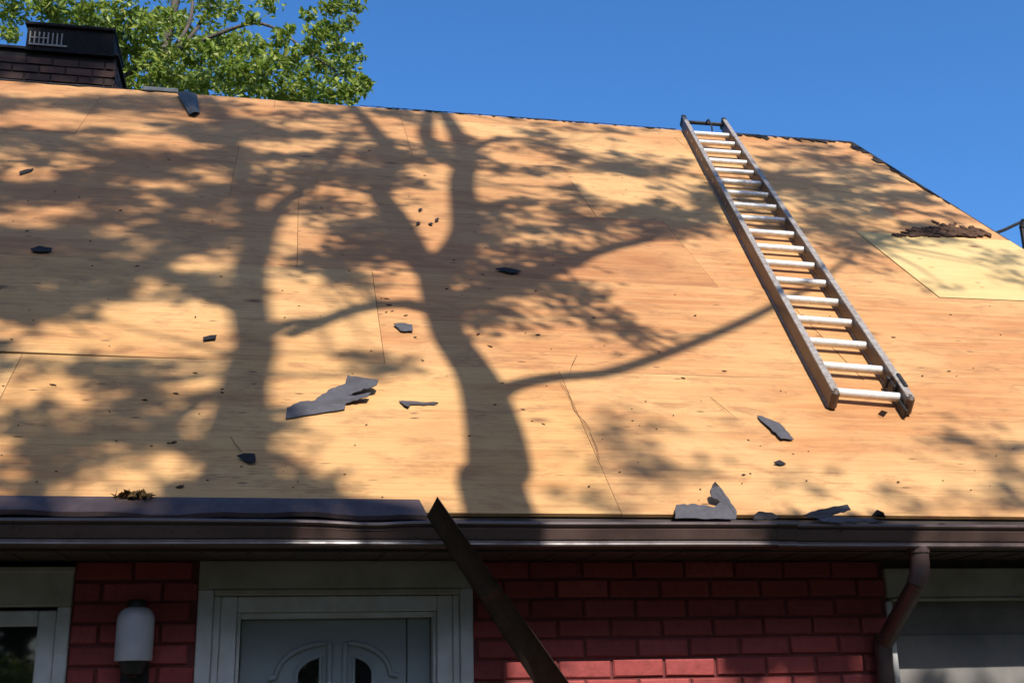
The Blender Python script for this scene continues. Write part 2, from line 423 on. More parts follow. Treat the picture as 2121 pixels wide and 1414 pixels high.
# plywood sheets in staggered courses
seams = [[-3.58, -1.14, 1.30, 3.74], [-1.98, .464, 2.90], [-2.39, .05, 2.53, 3.974], [-2.82, -.385, 2.06, 4.50], [-3.98, -1.54, .90, 3.34], [-2.6, -.16, 2.28, 4.72]]
srow = [0, 1.22, 2.44, 3.66, 4.88, 6.10, SR]
def sheet(x0, x1, s0, s1, mat, lift=0., gapl=0., name='plywood_sheet', proud=0.):
    nx, ns = 8, 3; th = .0145
    L, H = x1-x0, s1-s0
    ph = rnd.uniform(0, 6)
    vs, fs = [], []
    for j in range(ns+1):
        for i in range(nx+1):
            u, v = i/nx, j/ns
            y = H*v
            if j == 0: y += gapl*max(0, 1-u*1.15)
            h = .0012*math.sin(ph+u*5+v*3)+lift*(v**2)+proud
            vs.append((L*u, y, h))
    n = len(vs); vs += [(x, y, h-th) for (x, y, h) in vs]
    k = nx+1
    for j in range(ns):
        for i in range(nx):
            a = j*k+i; fs.append((a, a+1, a+1+k, a+k))
    for i in range(nx): fs += [(i, n+i, n+i+1, i+1), (ns*k+i, ns*k+i+1, n+ns*k+i+1, n+ns*k+i)]
    for j in range(ns): fs += [(j*k, (j+1)*k, n+(j+1)*k, n+j*k), (j*k+nx, n+j*k+nx, n+(j+1)*k+nx, (j+1)*k+nx)]
    b = MB().add(vs, fs)
    M = Matrix.Translation(RP(x0, s0)) @ Matrix.Rotation(BETA, 4, 'X')
    return put(name, b.mesh(name, mat), M, roof_o)
g = .0013
for r in range(6):
    xs = [XL]+[x for x in seams[r] if x > XL+.1]+[RAKE]
    for i in range(len(xs)-1):
        new = (r == 2 and i == len(xs)-2)
        o = sheet(xs[i]+g, xs[i+1]-g, srow[r]+.003-(.036 if r == 0 else 0), srow[r+1]-.003, PLY_NEW if new else (PLY_OLD_SHADE if (r >= 2 and xs[i] < .3) or r == 5 else PLY),
              lift=.005 if (r == 0 and i in (1, 2)) else (.003 if not new else .0), gapl=.040 if (r == 1 and i == 1) else 0., proud=.006 if new else 0.)
        if new: o['label'] = 'fresh pale yellow plywood patch sheet beside the rake'

# dark felt left along the ridge and the rake
def ragged(name, x0, x1, s_top, depth, n, seed, h=.006, mat=None):
    rg = random.Random(seed); top = []; bot = []
    for i in range(n+1):
        x = x0+(x1-x0)*(i+(rg.uniform(-.4,.4) if 0 < i < n else 0))/n
        top.append((x, s_top+rg.uniform(-.006,.006))); bot.append((x, s_top-depth*max(.10, rg.gauss(.45,.5))))
    b = MB()
    for i in range(n):
        q = [bot[i], bot[i+1], top[i+1], top[i]]
        b.slab([RP(x, s, h+.004*rg.random()) for (x, s) in q], NR, .003)
    return b.build(name, mat or FELT_D, roof_o)
xa = rxs(745, 224)[0]; xb = rxs(1400, 270)[0]; xc = rxs(1530, 285)[0]
ragged('ridge_felt', xa, xb, SR+.010, .035, 90, 3)
ragged('ridge_felt', xc, RAKE-.02, SR+.012, .12, 44, 4)
ragged('ridge_felt', XL, rxs(330, 190)[0], SR+.008, .06, 30, 5)
rk = MB(); rg = random.Random(9)              # torn felt down the rake
s = SR
while s > 4.4:
    s2 = s-rg.uniform(.06,.16); wd = max(.01, rg.gauss(.06, .05)*(s-4.2)/2.2)
    rk.slab([RP(RAKE-wd, s2, .007), RP(RAKE-.005, s2, .007), RP(RAKE-.005, s, .007), RP(RAKE-wd*rg.uniform(.6,1.3), s, .007)], NR, .004); s = s2
rk.build('rake_felt', FELT_D, roof_o)
rb = MB()
rb.add([RP(RAKE+.002,-.01,-.002),RP(RAKE+.022,-.01,-.002),RP(RAKE+.022,SR,-.002),RP(RAKE+.002,SR,-.002),RP(RAKE+.002,-.01,-.15),RP(RAKE+.022,-.01,-.15),RP(RAKE+.022,SR,-.15),RP(RAKE+.002,SR,-.15)],
       [(0,1,2,3),(7,6,5,4),(0,4,5,1),(1,5,6,2),(2,6,7,3),(3,7,4,0)])
rb.build('rake_board', SOFFIT, house)

# gutter
GP = [(4.343,2.350),(4.343,2.258),(4.262,2.2575),(4.252,2.259),(4.248,2.265),(4.250,2.272),(4.256,2.2755),(4.257,2.281),(4.250,2.285),(4.246,2.297),(4.242,2.311),(4.239,2.320),(4.246,2.324),(4.246,2.330),(4.236,2.333),(4.231,2.339),(4.232,2.346),(4.238,2.350),(4.250,2.349),(4.250,2.346),(4.240,2.345),(4.248,2.322),(4.262,2.268),(4.335,2.266),(4.338,2.350)]
XJN = aty(1612, 1110, 4.24).x; XJ2 = aty(1652, 1110, 4.24).x; XGE = RAKE+.02
def gfn(x, y, z, j):
    dn = 0
    xd = aty(765, 1085, 4.24).x
    if 11 <= j <= 20: dn = -.009*math.exp(-((x-xd)/.13)**2)-.003*math.sin(x*3.1)*math.exp(-((x+.6)/.8)**2)
    return (x, y+.0015*math.sin(x*2.3), z+dn+.0012*math.sin(x*4+1))
g1 = MB().exx(GP, XL, XJN, 90, gfn).build('gutter', BROWN, house); smooth_by_angle(g1, 28)
def gfn2(x, y, z, j): return (x, y+.004, z-.003)
g2 = MB().exx(GP, XJN+.004, XGE, 30, gfn2).build('gutter', BROWN, house); smooth_by_angle(g2, 28)
cyg, czg = 4.29, 2.305
JP = [(cyg+(y-cyg)*1.07, czg+(z-czg)*1.05) for (y, z) in GP]
jn = MB().exx(JP, XJN, XJ2).build('joint_sleeve', BROWN, g2); smooth_by_angle(jn, 28)
for x in (-2.6, -1.5, -.35, .75, 1.6, 2.6, 3.7, 4.6):
    MB().box((x, 4.245, 2.3495), (x+.022, 4.352, 2.3525)).build('hanger', BROWN, g1 if x < XJN else g2)
# brown drip flashing over the left stretch of gutter
fl = MB(); n = 60; xe = rxs(868, 1036)[0]; xe2 = rxs(884, 1064)[0]
prev = None
vs, fs = [], []
for i in range(n+1):
    u = i/n
    xt = XL+(xe-XL)*u; xb_ = XL+(xe2-XL)*u
    wv = .004*math.sin(u*37)+.003*math.sin(u*90+1)
    row = [RP(xt, .052, .004), RP((xt+xb_)/2, .0, .0075+wv*.5), RP(xb_, -.052+wv, .004+wv)]
    low_ = row[2]+Vector((0, .004, -.016))
    vs += row+[low_]
for i in range(n):
    for k in range(3): fs.append((i*4+k, i*4+k+1, (i+1)*4+k+1, (i+1)*4+k))
fs2 = [tuple(reversed(f)) for f in fs]; m_ = len(vs)
vs2 = vs+[v-NR*.0022 for v in vs]
fl.add(vs2, [f for f in fs2]+[tuple(j+m_ for j in f) for f in fs]+[(n*4, n*4+1, m_+n*4+1, m_+n*4), (n*4+1, n*4+2, m_+n*4+2, m_+n*4+1)])
fl.build('drip_flashing', BROWN_FLASH, house)
# downspout: outlet, drop, offset back to the wall, lower run
dsp = MB()
p0 = aty(1902, 1130, 4.29); dx = p0.x
pts = [Vector((dx, 4.295, 2.262)), Vector((dx, 4.295, 2.20)), Vector((dx-.004, 4.30, 2.15)), Vector((dx-.016, 4.315, 2.118))]
dr = MB().tube(pts, [.040,.040,.041,.040], 12)
ds = dr.build('downspout', BROWN, house); smooth_by_angle(ds, 40)
q0 = Vector((dx-.012, 4.31, 2.125)); q1 = aty(1832, 1330, YW-.06)
of = MB().tube([q0+(q0-q1)*.02, q0.lerp(q1, .3), q0.lerp(q1, .7), q1+(q1-q0).normalized()*.03], .036, 12).build('offset_pipe', BROWN, ds); smooth_by_angle(of, 40)
lw = MB().tube([q1+Vector((0,0,.035)), q1+Vector((-.004,.008,-.03)), q1+Vector((-.006,.012,-.10)), Vector((q1.x-.006, q1.y+.012, .15))], .037, 12).build('lower_pipe', BROWN, ds); smooth_by_angle(lw, 40)
MB().tube([Vector((dx, 4.295, 2.262)), Vector((dx, 4.295, 2.238))], .045, 12).build('collar', BROWN, ds)

# ---- window on the left
win = MB().box((WIN_L, YW+.05, .9), (WIN_R, YW+.06, 2.23)).build('window', PLY_EDGE, house)
zt = wz(60, 1176); zh = wz(60, 1256); zf = wz(40, 1264); zp = wz(40, 1296); xp = aty(75, 1350, YW+.02).x
MB().cbox((WIN_L-.02, YW-.016, zh), (WIN_R, YW+.05, zt), .004).build('header_board', CREAM, win)
MB().cbox((WIN_L-.02, YW-.022, zt-.018), (WIN_R+.003, YW+.04, zt+.004), .003).build('drip_cap', CREAM, win)
xq = aty(112, 1350, YW).x
MB().cbox((xq, YW-.012, .9), (WIN_R-.001, YW+.05, zh-.001), .004).build('side_casing', WHITE, win)
MB().cbox((WIN_L, YW-.012, .9), (WIN_L+.08, YW+.05, zh-.001), .004).build('side_casing', WHITE, win)
MB().cbox((xp, YW-.002, .9), (xq-.002, YW+.05, zf), .004).build('sash_stile', WHITE, win)
MB().cbox((WIN_L+.082, YW-.004, zp), (xp-.001, YW+.05, zf), .004).build('sash_rail', WHITE, win)
MB().box((WIN_L+.08, YW+.035, .95), (xp, YW+.039, zp)).build('pane', PANE, win)
MB().cbox((WIN_L-.03, YW-.04, .85), (WIN_R+.01, YW+.05, .9), .005).build('sill', WHITE, win)

# ---- front door
yd = YW+.085
dz_top = aty(700, 1279, YW+.03).z
xo0, xo1 = aty(496, 1340, YW+.03).x, aty(896, 1340, YW+.03).x
door = MB().cbox((xo0+.002, yd, .02), (aty(842, 1340, yd).x, yd+.04, dz_top-.002), .003).build('door', DOORP, house)
MB().cbox((aty(843.5, 1340, yd).x, yd-.006, .02), (xo1-.002, yd+.04, dz_top-.002), .003).build('edge_strip', DOORP, door)
zc0 = wz(700, 1219); zc1 = wz(700, 1232)
MB().cbox((DOOR_L, YW-.022, zc0), (DOOR_R, YW+.03, ZS-.001), .003).build('door_header', CREAM, door)

xi0 = wx(440, 1300); xi1 = wx(952, 1300)
MB().cbox((xi0+.001, YW-.026, zc1), (xi1-.001, YW+.02, zc0-.001), .004).build('head_moulding', CREAM, door)
MB().box((xo0-.05, YW+.135, 0), (xo1+.05, YW+.15, ZS)).build('door_light_block', PLY_EDGE, door)  # unseen board added behind the door to stop a light leak
for (a, b) in ((DOOR_L, xi0), (xi1, DOOR_R)): MB().cbox((a, YW-.018, 0), (b, YW+.05, zc0-.001), .004).build('casing', WHITE, door)
xs0, xs1 = wx(455, 1300), wx(938, 1300)
for (a, b) in ((xi0+.001, xs0), (xs1, xi1-.001)): MB().cbox((a, YW-.008, 0), (b, YW+.05, zc1-.002), .003).build('casing_bead', WHITE, door)
zs_ = aty(700, 1266, YW).z
for (a, b) in ((xs0+.001, xo0-.014), (xo1+.014, xs1-.001)): MB().cbox((a, YW-.003, 0), (b, YW+.09, zc1-.003), .003).build('jamb', WHITE, door)
MB().cbox((xo0-.013, YW-.0028, zs_+.001), (xo1+.013, YW+.09, zc1-.003), .003).build('jamb_head', WHITE, door)
for (a, b) in ((xo0-.013, xo0), (xo1, xo1+.013)): MB().cbox((a, YW+.016, 0), (b, YW+.12, zs_), .002).build('stop', WHITE, door)
MB().cbox((xo0, YW+.0165, dz_top), (xo1, YW+.12, zs_-.001), .002).build('stop', WHITE, door)
# arched lights with raised mouldings
def dpt(px, py, off=0.): p = aty(px, py, yd); return Vector((p.x, yd+off, p.z))
for sd in (0, 1):
    if sd == 0: A, Bp, cx = (572, 1384), (683, 1331), 683
    else: A, Bp, cx = (808, 1378), (715, 1331), 715
    a = dpt(*A); b = dpt(*Bp); rx_, rz_ = abs(b.x-a.x), b.z-a.z+.03
    def arc(k, sc=1., dxx=0., n=12):
        out = []
        for i in range(n+1):
            t = (math.pi/2)*i/n
            x = b.x+(-1 if sd == 0 else 1)*(rx_*sc*math.cos(t)); z = b.z-rz_+rz_*math.sin(t)*sc
            out.append(Vector((x, yd+k, z)))
        return out
    ar = arc(-.004); ar = [ar[0]+Vector((-.03 if sd == 0 else .03, 0, -.006))]+ar
    o = MB().tube(ar+[ar[-1]+Vector((0,0,-.30))], .011, 8).build('light_moulding', DOORP, door); smooth_by_angle(o, 60)
    inn = arc(-.001, .62); sgn = 1 if sd == 0 else -1
    xin = b.x-sgn*.034
    poly = [p for p in inn if (p.x-xin)*sgn < 0]; poly = poly+[Vector((xin, yd-.001, poly[-1].z+.002)), Vector((xin, yd-.001, b.z-rz_-.22)), Vector((poly[0].x, yd-.001, b.z-rz_-.22))]
    if sd == 0: poly = poly[::-1]
    gl = MB().slab(poly, (0,1,0), -.003); gl.build('door_glass', PANE, door)
    o = MB().tube([p+Vector((0,-.006,0)) for p in poly]+[poly[0]+Vector((0,-.006,0))], .007, 6).build('glass_bead', DOORP, door)
MB().cbox((xo0+.1, yd-.008, .2), (aty(742, 1340, yd).x, yd+.01, 1.0), .004).build('lower_panel', DOORP, door)
kb = MB().lathe([(.0,0),(.026,.004),(.03,.02),(.022,.036),(.0,.042)], (0,0,0), 14)
kb.v = [(p[0], -p[2], p[1]) for p in kb.v]; kb.v = [(p[0]+aty(830,1340,yd).x-.03, p[1]+yd-.001, p[2]+.95) for p in kb.v]
kb.build('door_knob', LIGHTM, door, True)
MB().cbox((xo0, YW-.05, -.0), (xo1, YW+.12, .019), .004).build('threshold', ALU, door)

# ---- garage door on the right
gz1 = wz(1980, 1176); gz0 = wz(1980, 1236)
gar = MB().box((GAR_L+.02, YW+.075, .01), (XR-.26, YW+.10, gz0)).build('garage_door', PANEL, house)
MB().cbox((GAR_L, YW-.012, gz0), (XR-.25, YW+.06, gz1), .004).build('header_board', CREAM, gar)
MB().cbox((GAR_L+.02, YW-.018, gz0-.014), (XR-.26, YW+.05, gz0-.001), .004).build('head_moulding', CREAM, gar)
MB().cbox((GAR_L-.004, YW-.004, 0), (GAR_L+.022, YW+.07, gz0-.015), .004).build('side_jamb', WHITE, gar)
zz = .02
for k in range(4):
    MB().cbox((GAR_L+.024, YW+.062, zz), (XR-.262, YW+.0745, zz+.475), .004).build('door_panel', PANEL, gar); zz += .482
MB().box((GAR_L, YW+.02, gz1), (XR-.25, YW+.06, ZS)).build('frieze', SOFFIT, gar)

# ------------------------------------------------------------------ wall lantern
lp = aty(279, 1320, YW-.085)
lan = thing('wall_lantern', (lp.x, YW, lp.z-.10), 'frosted glass jar wall lantern between window and door', 'wall lamp')
sc_ = 1/ (FPX/ (lp-CP).dot(FW))
hw = 38*sc_; zb = aty(279, 1368, YW-.085).z; ztp = aty(279, 1256, YW-.085).z; H_ = ztp-zb
o = MB().lathe([(hw*.96,0),(hw,.004),(hw,H_*.74),(hw*.96,H_*.84),(hw*.84,H_*.92),(hw*.62,H_*.975),(hw*.4,H_)], (lp.x, lp.y, zb), 28).build('glass_jar', FROST, lan); smooth_by_angle(o, 40)
o = MB().lathe([(hw*.46,-.003),(hw*.50,.005),(hw*.50,.020),(hw*.42,.028),(hw*.2,.032)], (lp.x, lp.y, ztp-.003), 20).build('cap', BLACKM, lan); smooth_by_angle(o, 40)
o = MB().lathe([(hw*.3,-.050),(hw*.55,-.045),(hw*.68,-.025),(hw*.78,-.001)], (lp.x, lp.y, zb), 20).build('base_cup', BLACKM, lan); smooth_by_angle(o, 40)
MB().cbox((lp.x-.018, lp.y, zb-.058), (lp.x+.018, YW-.008, zb-.03), .004).build('arm', BLACKM, lan)
MB().cbox((lp.x-.05, YW-.011, zb-.09), (lp.x+.05, YW+.002, zb+.05), .006).build('back_plate', BLACKM, lan)

# ------------------------------------------------------------------ brown trim strip hanging off the gutter
def sp(px, py):
    d = ray(px, py)                           # plane leaning from the gutter lip back to the wall
    P0 = Vector((0, 4.160, 2.352)); nn = Vector((0, 1, .80)).normalized()
    return CP+d*((P0-CP).dot(nn)/d.dot(nn))
nn = Vector((0, 1, .80)).normalized()
st = [sp(906, 1028), sp(884, 1068), sp(1108, 1412), sp(1122, 1436), sp(1196, 1436), sp(1040, 1215)]
tr = thing('loose_trim_strip', st[3], 'dark brown metal trim strip dangling diagonally from the gutter beside the door', 'metal strip')
e0, e1 = st[0], st[4]; f0, f1 = st[1], st[3]; ns = 26; vs, fs = [], []
for i in range(ns+1):
    t_ = i/ns; a = e0.lerp(e1, t_); b = f0.lerp(f1, t_); bend = -.010*math.sin(math.pi*t_)-.004*math.sin(t_*9)
    kink = -.006*math.exp(-((t_-.42)/.03)**2)
    inw = (b-a).normalized()
    vs += [a-nn*.020-inw*.003+nn*bend, a+nn*(bend+kink), a.lerp(b, .5)+nn*(bend*.9-.003+kink*2), b+nn*(bend-.001), b-nn*.007+nn*bend]
m_ = len(vs)
for i in range(ns):
    for k in range(4): fs.append((i*5+k, i*5+k+1, (i+1)*5+k+1, (i+1)*5+k))
vs += [v+nn*.0022 for v in vs]
fs += [tuple(m_+q for q in reversed(f)) for f in fs]
for k in range(4): fs += [(k, m_+k, m_+k+1, k+1), (ns*5+k, ns*5+k+1, m_+ns*5+k+1, m_+ns*5+k)]
for i in range(ns): fs += [(i*5, (i+1)*5, m_+(i+1)*5, m_+i*5), (i*5+4, m_+i*5+4, m_+(i+1)*5+4, (i+1)*5+4)]
MB().add(vs, fs).build('strip_face', BROWN_STRIP, tr)

# ------------------------------------------------------------------ chimney behind the ridge
YC = 9.62
def cpt(px, py): return aty(px, py, YC)
xr_ = cpt(240, 140).x; xl_ = cpt(-60, 140).x; zbr = RZ-.5; zlo = cpt(20, 100).z
chim = MB().box((xl_+.01, YC+.012, zbr), (xr_-.012, YC+.60, zlo-.004)).build('chimney', CMORT, house)
cbm = [brick_mesh(BL, BH, .014, 50+i, CBRICK) for i in range(4)]
z = RZ-.20; r = 0
while z+BH < zlo+.004:
    x = xl_-(BL/2 if r % 2 else 0)
    while x < xr_:
        a, b = max(x, xl_), min(x+BL, xr_)
        if b-a > .03: put('brick', cbm[rnd.randrange(4)], Matrix.Translation((a, YC+rnd.uniform(-.004,.004), z)) @ Matrix.Diagonal(((b-a)/BL, 1, 1, 1)), chim)
        x += BL+MJ
    for k in range(3):                        # right return face
        put('brick', cbm[rnd.randrange(4)], Matrix.Translation((xr_, YC+.014+k*(BL+MJ)-(.1 if r % 2 else 0)+.06, z)) @ Matrix.Rotation(math.pi/2, 4, 'Z') @ Matrix.Diagonal((.95, 1, 1, 1)), chim)
    z += CO; r += 1
# metal cap on top: shroud, lid, pale screen
zt1 = aty(60, 50, YC).z; xc0 = cpt(57, 80).x; xc1 = cpt(237, 80).x
MB().box((xl_-.02, YC-.02, zlo-.002), (xr_+.02, YC+.62, zlo+.02)).build('crown_slab', CMORT, chim)
zt2 = aty(238, 68, YC).z
sh_ = MB()
sh_.add([(xc0,YC+.02,zlo-.02),(xc1+.012,YC+.02,zlo-.02),(xc1,YC+.02,zt2-.02),(xc0,YC+.02,zt2-.02),(xc0,YC+.55,zlo+.021),(xc1,YC+.55,zlo+.021),(xc1,YC+.55,zt2-.02),(xc0,YC+.55,zt2-.02)],
        [(0,1,2,3),(7,6,5,4),(0,4,5,1),(1,5,6,2),(2,6,7,3),(3,7,4,0)])
sh_.v = [(x, y-.055 if y < YC+.1 else y, z) for (x, y, z) in sh_.v]
sh_.build('cap_shroud', SHADE_BLACK, chim)
MB().cbox((xc0-.02, YC-.06, zt2-.02), (xc1+.01, YC+.60, zt2+.012), .006).build('cap_lid', SHADE_BLACK, chim)
sc0 = cpt(64, 70); sc1 = cpt(136, 100)
b = MB()
for k in range(8):
    x = sc0.x+(sc1.x-sc0.x)*k/8
    b.box((x, YC-.043, sc1.z), (x+.012, YC-.0355, sc0.z))
b.box((sc0.x, YC-.046, sc1.z-.016), (sc1.x+.02, YC-.0352, sc1.z))
b.box((sc0.x, YC-.045, (sc0.z+sc1.z)/2-.005), (sc1.x*.5+sc0.x*.5, YC-.0353, (sc0.z+sc1.z)/2+.005))
b.build('vent_screen', LIGHTM, chim)

# ------------------------------------------------------------------ ladder lying on the roof
LH = .004
lb = roof(1718, 845, LH); lt = roof(1411, 262, LH); rb_ = roof(1880, 858, LH); rt_ = roof(1498, 268, LH)
lad = thing('ladder', (lb+rb_)/2, 'weathered aluminium ladder section lying up the bare plywood roof to the ridge', 'ladder')
def fr(a, b):                                 # frame: x along rail, z off the roof
    X = (b-a).normalized(); Z = (NR-X*NR.dot(X)).normalized(); Y = Z.cross(X)
    return Matrix(((X.x,Y.x,Z.x,a.x),(X.y,Y.y,Z.y,a.y),(X.z,Y.z,Z.z,a.z),(0,0,0,1)))
RD = .098; RW = .042
for k, (a, b, sg) in enumerate(((lb, lt, -1), (rb_, rt_, 1))):
    M = fr(a, b); L = (b-a).length
    lo_, hi_ = (-.010, RW-.014) if sg > 0 else (-RW+.014, .010)
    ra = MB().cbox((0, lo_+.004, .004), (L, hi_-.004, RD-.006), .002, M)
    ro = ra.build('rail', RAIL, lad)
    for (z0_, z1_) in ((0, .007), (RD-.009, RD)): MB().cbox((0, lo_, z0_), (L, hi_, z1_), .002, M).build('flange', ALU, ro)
    # side plates and end cap
    MB().cbox((-.022, lo_-.001, -.001), (.03, hi_+.001, RD+.001), .012, M).build('end_cap', RAIL, ro)
    MB().cbox((L-.035, lo_-.002, -.003), (L+.03, hi_+.002, RD+.006), .006, M).build('end_cap', RUBBER, ro)
ML = fr(lb, lt); MR = fr(rb_, rt_)
# photograph heights of the rungs, on the rail-to-rail line
n_r = 18
for i in range(n_r):
    u = (.085+.3048*i)/ (lt-lb).length
    a = lb.lerp(lt, u)+NR*.047; b = rb_.lerp(rt_, u)+NR*.047; d = (b-a).normalized()
    o = MB().tube([a-d*.004, b+d*.004], .0225, 10).build('rung', RUNG, lad); smooth_by_angle(o, 50)
    for (q, s_) in ((a, 1), (b, -1)):
        MB().tube([q+d*s_*.006, q+d*s_*.012], .027, 10).build('rung_collar', RAIL, o)
# rung locks at the foot
for (M, sg) in ((ML, -1), (MR, 1)):
    y0_ = .026 if sg > 0 else -.050
    lk = MB().cbox((.10, y0_-.002, .02), (.30, y0_+.012, .045), .003, M)
    lk.cbox((.13, y0_+.012, .03), (.20, y0_+.024, .085), .004, M)
    lk.cbox((.24, y0_+.002, .02), (.27, y0_+.022, .075), .004, M)
    lk.build('rung_lock', RUBBER, lad)
M = MR
MB().cbox((.10, -.008, RD+.0005), (.24, .012, RD+.010), .003, M).build('guide_bracket', RUBBER, lad)
MB().cbox((-.06, .026, .004), (.06, .040, .05), .005, M).build('shoe', RUBBER, lad)
# top: dark bar and small hook
tb0 = lb.lerp(lt, 1-.03/(lt-lb).length)+NR*.05; tb1 = rb_.lerp(rt_, 1-.03/(rt_-rb_).length)+NR*.05
MB().tube([tb0, tb1], .018, 8).build('top_bar', RUBBER, lad)
hk = tb0.lerp(tb1, .55); up_ = Vector((0,CB,SB))
MB().tube([hk+NR*.01, hk-up_*.05+NR*.05, hk-up_*.16+NR*.02, hk-up_*.20-NR*.02], .008, 6).build('hook', RUBBER, lad)

# ------------------------------------------------------------------ torn felt scraps on the roof
def scrap(name, pts, label, mat=None, h=.006, th=.003, curl=.012, cat='felt scrap', zs=None):
    P = []; m = len(pts); zz_ = zs or [curl*rnd.random() for _ in pts]
    size = max(p[0] for p in pts)-min(p[0] for p in pts); jt = min(1.6, size*.02)
    for i, (x, y) in enumerate(pts):
        x2, y2 = pts[(i+1) % m]; ln = math.hypot(x2-x, y2-y); kk = max(1, min(6, int(ln/7)))
        for q in range(kk):
            t_ = q/kk; j_ = 0 if q == 0 else jt
            P.append(roof(x+(x2-x)*t_+rnd.uniform(-j_, j_), y+(y2-y)*t_+rnd.uniform(-j_, j_), h+zz_[i]*(1-t_)+zz_[(i+1) % m]*t_))
    b = MB(); b.slab(P, NR, th)
    return b.build(name, mat or FELT, label=label, cat=cat)
scrap('felt_scrap', [(592,868),(594,845),(622,832),(652,830),(680,808),(715,795),(720,777),(752,783),(784,788),(780,798),(740,812),(718,820),(742,820),(768,813),(762,822),(716,836),(714,848)],
      'large grey torn felt scrap with forked end left of the trunk shadow', zs=[.0,.0,.004,.004,.006,.01,.035,.03,.05,.045,.02,.012,.012,.03,.03,.006,.003])
scrap('felt_scrap', [(826,831),(850,831),(908,834),(906,837),(850,839),(846,843)], 'thin pale sliver of felt right of the large forked scrap')
scrap('felt_scrap', [(1398,1074),(1400,1046),(1440,1044),(1480,1051),(1492,1040),(1473,1030),(1470,1018),(1481,998),(1490,1008),(1526,1060),(1524,1076)],
      'grey torn felt scrap with upright point standing on the gutter edge', h=.022, zs=[0,0,0,.004,.004,.01,.015,.05,.03,.004,0])
scrap('felt_scrap', [(1568,861),(1578,862),(1618,880),(1634,897),(1644,910),(1618,909),(1600,893)], 'dark pointed felt scrap below the foot of the ladder')
scrap('felt_scrap', [(1660,1068),(1700,1055),(1755,1045),(1762,1056),(1720,1068),(1700,1075)], 'curled grey felt flap by the gutter joint', h=.02, zs=[0,.02,.035,.03,.008,0])
scrap('felt_scrap', [(1690,1078),(1720,1070),(1800,1074),(1840,1078),(1800,1082),(1730,1082)], 'long flat grey felt strip lying along the gutter right of the joint', h=.03)
scrap('felt_scrap', [(1805,1068),(1816,1056),(1830,1062),(1834,1072)], 'small dark felt lump on the eave above the downspout', FELT_D, h=.01, zs=[0,.02,.02,0])
scrap('felt_scrap', [(1563,1066),(1570,1060),(1598,1062),(1615,1072),(1600,1076),(1560,1076)], 'low dark felt remnant on the gutter just left of the joint', FELT_D, h=.02)
scrap('felt_scrap', [(490,944),(508,939),(528,940),(530,957),(516,958)], 'black triangular felt scrap in the shade of the left trunk', FELT_D)
scrap('felt_scrap', [(62,516),(80,510),(108,514),(106,520),(84,522),(70,520)], 'black felt scrap near the left edge of the roof', FELT_D)
scrap('felt_scrap', [(420,699),(436,695),(449,694),(446,701),(430,704),(422,705)], 'small black felt scrap above the open horizontal seam', FELT_D)
scrap('felt_scrap', [(40,356),(56,351),(70,349),(66,354),(50,360),(41,362)], 'small dark felt scrap high on the left of the roof', FELT_D)
scrap('felt_scrap', [(815,671),(832,669),(854,673),(855,686),(830,686)], 'small grey square felt scrap beside the main trunk shadow')
scrap('felt_scrap', [(1602,958),(1614,953),(1628,961),(1616,964)], 'tiny brown felt scrap above the upright pointed scrap', FELT_D)
scrap('felt_scrap', [(1025,556),(1045,554),(1080,562),(1060,566)], 'thin black felt sliver in the shade of the tree fork', FELT_D)
scrap('felt_scrap', [(1818,858),(1826,850),(1838,854),(1830,864)], 'small pale felt curl beside the right foot of the ladder', FELT, zs=[0,.03,.03,0])
for pts, wh in ((((858,462),(868,458),(874,463),(864,466)), 'lower left one'), (((884,464),(894,460),(900,464),(890,467)), 'lower right one'), (((898,456),(908,450),(912,454),(902,459)), 'rightmost one'), (((864,434),(872,430),(878,435),(868,438)), 'uppermost one')):
    pts = [(sum(p[0] for p in pts)/4+(p[0]-sum(q[0] for q in pts)/4)*.7, sum(p[1] for p in pts)/4+(p[1]-sum(q[1] for q in pts)/4)*.7) for p in pts]
    scrap('felt_chip', pts, 'little dark felt chip between the forked limb shadows, '+wh+' of four', FELT_D, cat='felt chip')['group'] = 'dark chips between the limb shadows'
# clump of leaves caught on the drip flashing
b = MB(); c0 = roof(275, 1028, .01); rg = random.Random(21)
for k in range(46):
    b.leaf(c0+Vector((rg.gauss(0,.032), rg.gauss(0,.012), abs(rg.gauss(0,.007)))), .045, .02, rg)
b.build('leaf_clump', felt('dead_leaf', (.12,.065,.02), (.20,.12,.05)), label='clump of dead brown leaves caught on the brown flashing', cat='dead leaves')
# brown shingle rubble by the rake
b = MB(); rg = random.Random(31)
for k in range(230):
    px = rg.triangular(1830, 2085, 2010); py = 489-abs(rg.gauss(0, 10))*min(1, (px-1810)/120)
    lim = 312+ (px-1780)*.62+8
    if py < lim: continue
    c = roof(px, py, .005+rg.random()*.008); a = rg.uniform(.015,.05)
    q = Matrix.Rotation(rg.random()*6.28, 3, 'Z') @ Matrix.Rotation(rg.gauss(0,.10), 3, 'X'); q = Matrix.Rotation(BETA, 3, 'X') @ q
    b.slab([c+q @ Vector(v) for v in ((-a,-a*.5,0),(a*rg.uniform(.5,1),-a*.4,0),(a*.8,a*.5,0),(-a*.3,a*rg.uniform(.3,.8),0))], q @ Vector((0,0,1)), .006)
b.build('shingle_rubble', CRUMB, label='heap of brown broken shingle pieces above the yellow plywood patch', cat='rubble')
